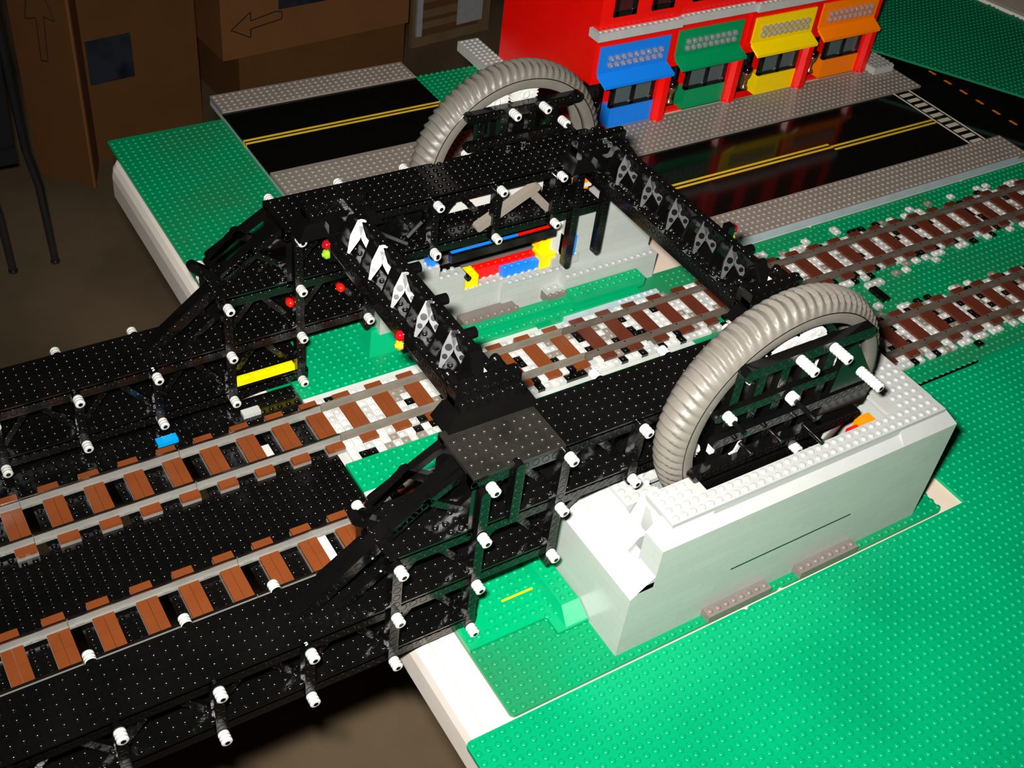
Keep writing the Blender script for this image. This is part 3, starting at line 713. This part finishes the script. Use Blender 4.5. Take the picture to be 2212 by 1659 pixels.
LV = [1.2, 7.6, 14.0, 20.4]
def bush_mesh(mb, c, out, n=3, mi=0):
    x, y, z = c; L = .36 * n; pr = []
    for k in range(n):
        b0 = k * .36
        pr += [(b0, .40), (b0 + .05, .50), (b0 + .30, .50), (b0 + .355, .40)]
    pr = [(out * t, r) for t, r in pr] + [(out * (L + .01), .22)]
    mb.lathe((x, y, z), 'Y', pr, 16, mi)
    mb.box(x - .06, x + .06, min(y + out * (L - .02), y + out * (L + .03)), max(y + out * (L - .02), y + out * (L + .03)), z - .2, z + .2, 1)
    mb.box(x - .2, x + .2, min(y + out * (L - .02), y + out * (L + .03)), max(y + out * (L - .02), y + out * (L + .03)), z - .06, z + .06, 1)
    mb.lathe((x, y, z), 'Y', [(out * (L - .01), .24), (out * (L + .012), .23), (out * (L + .013), .01)], 12, 1)
    return mb
def girder(y0, near):
    y1 = y0 + 6; gm = MB()
    nm = 'near' if near else 'far'
    rng = [(-40, 31), (-40, 39), (21.4, 69), (28.8, 72)]
    dust = MB()
    for a, (xa, xb) in zip(LV, rng):
        for ya in (y0, y1 - 1):
            gm.box(xa, xb, ya, ya + 1, a - .6, a + .6)
        hp = [(x + (0 if a > 0 else 0), a) for x in np.arange(math.ceil(xa) + .0, xb - .4, 1.0)]
        gm.holes(hp, y0 - .001, -1)
        dd = gm
        if a == LV[3] and near:
            gm.box(38, xb, y0, y1, a + .4, a + .8).studs(38, xb, y0, y1, a + .8, 12)
            dust.box(xa, 38, y0, y1, a + .4, a + .8).studs(xa + .2, 38.2, y0, y1 - 1, a + .8, 12)
        elif a == LV[3]:
            gm.box(xa, xb, y0, y1, a + .4, a + .8).studs(xa + .2, xb, y0, y1, a + .8, 10)
        else:
            gm.box(xa, xb, y0, y1, a + .4, a + .8).studs(math.floor(xa), xb, y0, y1, a + .8, 12 if near else 10)
    gm.box(28.8, 29.4, y0, y1, 14, 20.8); gm.box(71.4, 72, y0, y1, 17, 20.8)
    for ya in (y0, y1 - 1):      # plate webs with studs out of sight, closing the web at mid depth
        pass
    gm.box(39, 46, y0 + 2.5, y0 + 3.2, 15, 20)
    G = gm.build('girder', BLACK, br)
    if near: dust.build('dusty_top_plate', DUSTY, G)
    # posts
    def post(x, za, zb, ya=None, yb=None, h=.95):
        for a_, b_ in ((y0 - .5, y0 + .5), (y1 - .5, y1 + .5)):
            p = MB().beam((x, za), (x, zb), 1, h, a_, b_, round_=True)
            if a_ < y0: p.holes([(x, z) for z in np.arange(za, zb + .1, 1.0)], y0 - .5, -1)
            p.build('post', BLACK, G)
    for x in (-34, -26, -18, -10, -2, 6, 14): post(x, 1.1, 7.7)
    post(22, 1.1, 14.1); post(30, 1.1, 19.6 if not near else 14.2); post(38, 6.2, 19.6)
    for x in (46, 54, 62): post(x, 13.6, 19.8)
    if near: post(33.2, 14.6, 20.9); post(30, 14.2, 19.0)
    else:
        post(65.2, 6.6, 19.8); post(69.6, 7.4, 15.5)
    # diagonals
    dg = []
    for x in range(-34, 29, 8): dg += [((x + .3, 2.0), (x + 4, 6.8)), ((x + 4, 6.8), (x + 7.7, 2.0))]
    dg += [((22.3, 8.6), (26, 13.2)), ((26, 13.2), (29.7, 8.6)), ((30.3, 8.6), (34, 13.2)), ((34, 13.2), (37.7, 8.6)), ((17.8, 8.6), (21.6, 11.4))]
    for x in (30, 38, 46, 54):
        if not near and x >= 50: continue
        dg += [((x + .3, 15.2), (x + 4, 19.4)), ((x + 4, 19.4), (x + 7.7, 15.2))]
    dg += [((22.5, 16.4), (29, 20.2)), ((22.3, 15.6), (25.6, 18.6)), ((25.4, 18.6), (29.6, 15.4))]
    if near: dg += [((38.3, 8.2), (44, 13.2))]
    rear = MB()
    for p0, p1 in dg:
        q = MB().beam(p0, p1, 1, .66, y0 + 1.5, y0 + 2.1, round_=True); rear.beam(p0, p1, 1, .8, y1 - .95, y1 - .15, round_=True)
        n = int(math.hypot(p1[0] - p0[0], p1[1] - p0[1])); q.holes([(p0[0] + (p1[0] - p0[0]) * k / n, p0[1] + (p1[1] - p0[1]) * k / n) for k in range(1, n)], y0 + 1.5, -1)
        q.build('diagonal', BLACK, G)
    rear.build('rear_lattice', BLACK, G)
    e = MB().beam((14.2, 8.1), (29.2, 20.0), 1, 1.3, y0 + 2.3, y0 + 3.7, round_=True)
    e.holes([(14.2 + 15.0 * k / 19, 8.1 + 11.9 * k / 19) for k in range(1, 19)], y0 + 2.3, -1)
    e.build('end_post', BLACK, G)
    MB().beam((20.2, 16.6), (25.2, 12.2), 1, 1.0, y0 + 3.7, y0 + 4.6, round_=True).build('gusset', BLACK, G)
    # bushings: near face and far face
    B = [(x, LV[0]) for x in (-34, -26, -18, -10, -2, 6, 14, 22, 30)] + [(x, LV[1]) for x in (-34, -26, -18, -10, -2, 6, 14, 22, 30, 38)] + \
        [(22, LV[2]), (30, LV[2]), (38, LV[2]), (46, LV[2])]
    if near: B += [(30.2, 20.3), (38, LV[3]), (46, LV[3])]
    else: B += [(30, LV[3]), (46, LV[2] + .2), (54, LV[2]), (62, LV[2]), (46, LV[3]), (54, LV[3]), (62, LV[3])]
    B = sorted(set(B))
    if not near: B = [b for b in B if b != (38, LV[2])]
    first = None
    for x, z in B:
        mb = MB(); bush_mesh(mb, (x, y0 - .5, z), -1)
        if z > 20 and x > 31: mb.cyl((x, y0 + .4, z), (x, y0 - .5, z), .46, 12, mi=2)
        mb.build('bushing', [WHITE, BLACK, BLACK], G)
    C = [(x, LV[1]) for x in (-26, -18, -10, -2, 6, 14)] + [(22, LV[2]), (22, LV[2] - 1.6)] + [(x, LV[3]) for x in (30, 38, 46, 54, 62)]
    if near: C = [c for c in C if c not in ((22, LV[2] - 1.6), (30, LV[3]), (38, LV[3]))] + [(25, LV[1])]
    for x, z in C:
        mb = MB(); bush_mesh(mb, (x, y1 + .5, z), 1); mb.cyl((x, y1 - .4, z), (x, y1 + .5, z), .46, 12, mi=2)
        mb.build('bushing', [WHITE, BLACK, BLACK], G)
    return G
GF = girder(8.0, False); GN = girder(-30.0, True)
# odd coloured bits inside the far girder
MB().box(22.6, 29.5, 8.1, 9.0, 2.2, 2.9).studs(22.6, 29.6, 8.05, 9.05, 2.9, 10).build('yellow_plate', mat('bright_yellow_plastic', (.85, .68, .0), .3), GF)
MB().box(49.8, 62.6, 11.2, 11.8, 15.9, 19.2).build('white_panel', WHITE, GF)
MB().box(50.6, 53.5, 11.1, 11.2, 17.2, 17.7).build('red_stripe', RED, GF)
q = MB().beam((52.2, 15.3), (59.4, 18.9), 1, .95, 7.9, 8.9, round_=True); q.build('grey_strut', MGREY, GF)
q = MB().beam((59.0, 18.2), (61.4, 15.6), 1, .95, 8.1, 9.0, round_=True); q.build('grey_strut', MGREY, GF)
MB().prism([(65.9, 16.6), (67.6, 16.2), (68.2, 18.2), (66.9, 18.6), (65.8, 17.5)], 'Y', 9, 10).build('orange_wedge', ORANGE, GF)
MB().box(66.0, 68, 8.9, 9.0, 16.6, 17.1).build('white_strip', WHITE, GF)
MB().box(64.9, 68.2, 8.8, 9.8, 13.2, 14.2).studs(65, 68, 8.8, 9.8, 14.2).build('grey_plate', LGREY, GF)
MB().box(49, 63.4, 8.3, 9.1, 11.0, 12.1).build('lower_beam', BLACK, GF)
MB().box(49.2, 58.2, 8.75, 9.1, 12.1, 12.22).build('blue_line_plate', BLUE, GF)
MB().box(58.2, 63.2, 8.75, 9.1, 12.1, 12.22).build('red_line_plate', RED, GF)
for x, z in ((35.2, 11.7), (29.3, 11.5)):
    MB().lathe((x, 9.2, z), 'Y', [(0, .05), (-.1, .4), (-.7, .5), (-1.1, .35), (-1.2, .02)], 12).build('red_lamp', mat('lamp_red_plastic', (.7, .01, .005), .15, trans=.2), GF)
MB().cyl((39.0, 9.0, 18.0), (43.0, 8.2, 15.6), .22, 8).cyl((43, 8.2, 16.5), (44.6, 8.0, 18.2), .22, 8).build('metal_rod', SILV, GF)
MB().box(37.6, 40.4, 8.2, 8.6, 15.0, 15.25).box(36.2, 37.4, 7.9, 8.2, 18.0, 18.2).build('white_sliver', WHITE, GF)

# portal beams
def portal(x0, nm, lamps):
    """x0: left (lower) chord; the upper chord is 3.2 studs further right"""
    xr = x0 + 2.5; ya, yb = -21.6, 9.5; zl, zt = 19.8, 22.3
    P = MB()
    P.box(xr, xr + 1, ya, yb, zt, zt + 1.2).studs(xr, xr + 1, ya, yb, zt + 1.2, 12)
    P.box(xr, xr + 1, ya, yb, zl - .4, zl + .8)
    P.box(x0, x0 + 1, ya, yb, zl - .4, zl + .8).studs(x0, x0 + 1, ya, yb, zl + .8, 12)
    P.box(x0 - .02, xr + 1, ya, yb, zl - .8, zl - .4).studs(x0 + 1, xr + 1, ya, yb, zl - .4, 8)
    y = yb - .5
    for z in np.arange(yb - 1, ya, -1.0):
        P.lathe((x0, z, zl + .2), 'X', [(0, .42), (-.05, .38), (-.05, .33), (0, .28)], 8)
    b = P.build('portal_beam', BLACK, br)
    n = 6; pitch = 4.75; top = yb - 2.0
    for k in range(n):
        yc = top - k * pitch
        V = MB()
        for s_ in (-1, 1):
            A = np.array([xr + .1, yc + 1.0, zt + 1.15]); nrm = np.array([-.42, -.70, .56]); nrm /= np.linalg.norm(nrm)
            hz = np.cross(nrm, (0, 0, 1)); hz /= -np.linalg.norm(hz); dn = np.cross(nrm, hz); dn *= -np.sign(dn[2]) 
            Bp = A + dn * 3.3 + hz * s_ * 1.15; dd = Bp - A
            side = np.cross(nrm, dd); side /= np.linalg.norm(side)
            w0, w1, wm = .42, .12, .52
            M = A + dd * .5
            ring = [A + side * w0, M + side * wm, Bp + side * w1, Bp - side * w1, M - side * wm, A - side * w0]
            t_ = nrm * .16
            V.add([p + t_ for p in ring] + [p - t_ for p in ring], [(0, 1, 2, 3, 4, 5), (11, 10, 9, 8, 7, 6)] + [(i, i + 6, (i + 1) % 6 + 6, (i + 1) % 6) for i in range(6)])
            for f in (.04, .42, .68):
                c = A + dd * f + nrm * .15
                V.cyl(c, c + nrm * .05, .34 if f < .6 else .26, 12, mi=1)
        V.build('v_brace', [SILV, BLACK], b)
        sl = MB().hexa([(x0 + .4, yc - 2.3, zl - .6), (x0 + 1.9, yc - 2.3, zl - .6), (x0 + 1.9, yc - 2.0, zl - .6), (x0 + .4, yc - 2.0, zl - .6),
                        (xr - .6, yc - 2.3, zt + 1.0), (xr + .6, yc - 2.3, zt + 1.0), (xr + .6, yc - 2.0, zt + 1.0), (xr - .6, yc - 2.0, zt + 1.0)])
        sl.build('slat', BLACK, b)
    for yc in ((-4.6, -10.0, -15.4) if nm == 'left' else (-15.6,)):
        MB().cyl((xr + 1, yc, zt + .6), (xr + 2.2, yc, zt + .6), .55, 14).build('peg', BLACK, b)
    for lx, ly, lz, c, dx in lamps:
        MB().box(lx - .45, lx + .45, ly - .5, ly + .5, lz - 1.9, lz + .6).build('lamp_housing', BLACK, b)
        for k, cc in enumerate(c):
            MB().lathe((lx + dx * .45, ly, lz - k * 1.12), 'X', [(0, .5), (dx * .35, .52), (dx * .5, .35), (dx * .52, .22), (dx * .66, .2), (dx * .67, .01)], 14).build('signal_lamp', cc, b)
    # feet at both girders
    for yf, s_ in ((-24.2, 1), (8.4, -1)):
        f = MB(); xc0, xc1 = x0 - 2.4, x0 + 5.6
        top_y = yf + s_ * 1.7
        lo, hi = sorted((yf - s_ * .6, yf + s_ * 2.6))
        f.hexa([(xc0 - .9, lo, 21.0), (xc1 + .6, lo, 21.0), (xc1 + .6, hi, 21.0), (xc0 - .9, hi, 21.0), (xc0 + .2, lo + .9, 22.3), (xc1 - .2, lo + .9, 22.3), (xc1 - .2, hi, 22.3), (xc0 + .2, hi, 22.3)])
        f.box(xc0 + .7, xc1 - .6, lo + .9, hi, 22.3, 23.0).studs(xc0 + .7, xc1 - .6, lo + .9, lo + 1.9, 23.0, 12)
        f.box(xc0 + .7, xc1 - .6, lo + 1.9, hi, 22.3, 24.0).studs(xc0 + .7, xc1 - .6, hi - 1.0, hi, 24.0, 12)
        f.holes([(x, 23.45) for x in np.arange(xc0 + 1.7, xc1 - .8, 1.0)], lo + 1.9, -1)
        f.box(x0, xr + 1, min(hi, hi + s_ * .1) - (0 if s_ > 0 else 3), hi + (2.2 if s_ > 0 else 0), 19.4, 22.3)
        f.build('portal_foot', BLACK, b)
        if s_ > 0:
            MB().hexa([(x0 + 1.2, hi - .4, 22.2), (x0 + 2.4, hi - .4, 22.2), (x0 + 2.4, hi + .1, 22.2), (x0 + 1.2, hi + .1, 22.2),
                       (x0 + 1.6, hi + 2.2, 24.6), (x0 + 2.9, hi + 2.2, 24.6), (x0 + 2.9, hi + 2.6, 24.6), (x0 + 1.6, hi + 2.6, 24.6)]).build('slat', BLACK, b)
            for px in (x0 - .8, x0 + 4.0):
                MB().cyl((px, hi - .2, 23.5), (px, hi + 1.0, 23.5), .5, 12).lathe((px, hi + 1.0, 23.5), 'Y', [(0, .3), (.3, .3), (.35, .52), (.8, .52), (.85, .3)], 12).build('peg', BLACK, b)
    return b
portal(32.6, 'left', [(32.2, 4.3, 21.2, (TRED, TGRN), -1), (32.2, -11.6, 21.5, (TRED, TYEL), -1)])
portal(65.8, 'right', [(70.0, -12.2, 23.3, (TRED, TGRN), 1)])

# rolling wheels
def wheel(y0, nm, out, cz):
    """ribbed hoop y0..y0+4, centre 60, 18.4"""
    cx = 59.9; NR = 78; SEG = NR * 7
    prof = [(0.0, 11.45), (.12, 11.62), (.35, 11.9), (.7, 12.15), (1.15, 12.32), (1.6, 12.41), (2.0, 12.45), (2.4, 12.41), (2.85, 12.32), (3.3, 12.15), (3.65, 11.9), (3.88, 11.62), (4.0, 11.45)]
    a = np.arange(SEG) * 2 * PI / SEG; V = []
    for t, r in prof:
        u = (t - 2) / 2
        ph = (a * NR / (2 * PI) + .55 * (1 - u * u)) % 1.0
        h = np.where(ph < .82, ph / .84, (1 - ph) / .16) * .52 * max(0.0, 1 - abs(u) ** 6)
        rr = r + h - .2
        V.append(np.c_[cx + rr * np.cos(a), np.full(SEG, y0 + t), cz + rr * np.sin(a)])
    n = len(prof)
    F = [(k * SEG + i, (k + 1) * SEG + i, (k + 1) * SEG + (i + 1) % SEG, k * SEG + (i + 1) % SEG) for k in range(n - 1) for i in range(SEG)]
    mb = MB(); mb.add(np.concatenate(V), F, 0, True)
    w = mb.build('rolling_wheel', TYRE, br, origin=(cx, y0 + 2, cz - 12.6))
    # side rings and the toothed inner face
    q = MB(); s2 = 96
    for yy, o in ((y0, -1), (y0 + 4, 1)):
        q.lathe((cx, yy, cz), 'Y', [(0, 11.40), (o * .04, 11.33), (o * .04, 10.35), (0, 10.25), (-o * .9, 10.2), (-o * 1.1, 10.6)], s2)
    NT = 168; aa = np.arange(NT * 2) * PI / NT; rr = np.where(np.arange(NT * 2) % 2, 10.25, 10.6)
    VV = np.concatenate([np.c_[cx + rr * np.cos(aa), np.full(NT * 2, y), cz + rr * np.sin(aa)] for y in (y0 + 1.1, y0 + 2.9)])
    q.add(VV, [(i, (i + 1) % (NT * 2), NT * 2 + (i + 1) % (NT * 2), NT * 2 + i) for i in range(NT * 2)])
    q.build('toothed_ring', TYRE, w)
    mb = MB(); mb.lathe((cx, y0 - .05, cz), 'Y', [(0, 11.46), (-.03, 11.44), (-.03, 11.37), (0, 11.35)], 128); mb.build('rim_groove', BLACK, w)
    return w
def gear(x, y, z, parent, r=1.5, nt=24):
    mb = MB(); P = []
    for k in range(nt):
        for da, rr in ((-.30, r - .22), (-.16, r), (.16, r), (.30, r - .22)):
            t = (k + da) * 2 * PI / nt; P.append((x + rr * math.cos(t), z + rr * math.sin(t)))
    mb.prism(P, 'Y', y, y + .75)
    mb.lathe((x, y, z), 'Y', [(0, .55), (-.12, .5), (-.12, .3), (0, .25)], 12)
    for k in range(5):
        t = k * 2 * PI / 5; mb.lathe((x + .9 * math.cos(t), y, z + .9 * math.sin(t)), 'Y', [(0, .25), (-.06, .22), (-.06, .14), (0, .1)], 8)
    mb.build('gear', WHITE, parent)
def arm(p0, p1, y0, y1, parent, h=1.0, name='liftarm'):
    q = MB().beam(p0, p1, 1, h, y0, y1, round_=True); n = int(math.hypot(p1[0] - p0[0], p1[1] - p0[1]))
    q.holes([(p0[0] + (p1[0] - p0[0]) * k / n, p0[1] + (p1[1] - p0[1]) * k / n) for k in range(n + 1)], y0, -1)
    q.build(name, BLACK, parent)
def long_bush(x, y, z, n, parent, axle=0):
    mb = MB(); bush_mesh(mb, (x, y, z), -1, n)
    if axle: mb.cyl((x, y - .36 * n, z), (x, y - .36 * n - axle, z), .24, 8, mi=1)
    mb.build('bushing', [WHITE, BLACK], parent)
wn = wheel(-33.8, 'near', -1, 19.3); wf = wheel(13.6, 'far', -1, 18.1)
Y = -34.9
arm((52.6, 27.5), (67.0, 27.5), Y, Y + 1, wn, 1.2); arm((49.9, 16.2), (69.6, 16.2), Y, Y + 1, wn, 1.2)
arm((51.0, 22.6), (68.4, 22.6), Y + .6, Y + 1.3, wn); arm((51.4, 19.6), (70.2, 19.6), Y + .3, Y + 1.1, wn); arm((50.6, 14.0), (64, 14.0), Y + .3, Y + 1.2, wn)
for x in (52.6, 55.4, 58.2, 61.0, 63.8, 66.4): arm((x, 12.6), (x, 27.0), Y + .9, Y + 1.7, wn)
MB().prism([(50.2, 15), (52.2, 25.5), (56.5, 27.6), (64.4, 27.6), (69.4, 23.0), (70.6, 19.0), (70.0, 15.0), (66, 10.6), (54, 10.6)], 'Y', Y + 3.4, Y + 3.9).build('black_web', BLACK, wn)
MB().prism([(66.4, 26.0), (71.2, 19.6), (70.6, 17.0), (64.4, 17.6), (65.0, 20.4), (65.4, 25.6)], 'Y', Y + .5, Y + 1.1).build('corner_plate', BLACK, wn)
gear(58.6, -33.4, 26.9, wn); gear(61.4, -33.4, 27.2, wn); gear(55.4, -33.4, 25.8, wn); gear(65.2, -33.1, 22.9, wn, 1.5); gear(50.6, -32.6, 17.0, wn, 1.1)
long_bush(58.2, Y, 27.5, 6, wn); long_bush(62.2, Y, 27.5, 6, wn); long_bush(67.4, Y, 22.8, 8, wn); long_bush(51.7, Y + .6, 22.9, 3, wn, 1.6); long_bush(62.2, Y + .5, 14.8, 3, wn)
MB().lathe((59.2, Y + .4, 22.4), 'Y', [(0, .6), (-.8, .6), (-.8, .2)], 12).cyl((59.2, Y - .4, 22.4), (59.2, Y - 3.0, 22.4), .24, 8, mi=1).build('axle_hub', [WHITE, BLACK], wn)
for ax_, az_, al_ in ((54.0, 19.0, 1.6), (57.6, 19.0, 1.6), (62.0, 18.0, 2.6)): MB().cyl((ax_, Y, az_), (ax_, Y - al_, az_), .24, 8).build('axle', BLACK, wn)
MB().box(51.6, 52.4, Y + 1.0, Y + 1.5, 17.6, 19.4).build('white_bit', WHITE, wn)
MB().prism([(53.2, 15.6), (54.8, 16.3), (55.2, 18), (54.8, 18), (54.5, 17.0), (53.4, 16.6)], 'Y', Y + .7, Y + .9).build('grey_bit', LGREY, wn)
Y = 12.7
arm((52.8, 26.4), (67.2, 26.4), Y, Y + 1, wf, 1.2)
for x in (54.6, 57.6, 61.4, 64.4): arm((x, 18), (x, 26.0), Y + .7, Y + 1.5, wf)
arm((53, 22.6), (66, 22.6), Y + .3, Y + 1.1, wf)
gear(56.6, Y + 1.2, 27.2, wf, 1.75); gear(60.4, Y + 1.2, 27.5, wf, 1.75)
long_bush(58.0, Y, 26.4, 4, wf); long_bush(62.0, Y, 26.5, 4, wf); long_bush(64.6, Y - .4, 24.4, 4, wf, 1.6)
MB().prism([(57, 19), (62, 19), (62, 25), (57, 25)], 'Y', Y + 2.6, Y + 3.1).build('black_web', BLACK, wf)
arm((48.6, 11.6), (63.4, 10.8), 12.4, 13.4, wf)
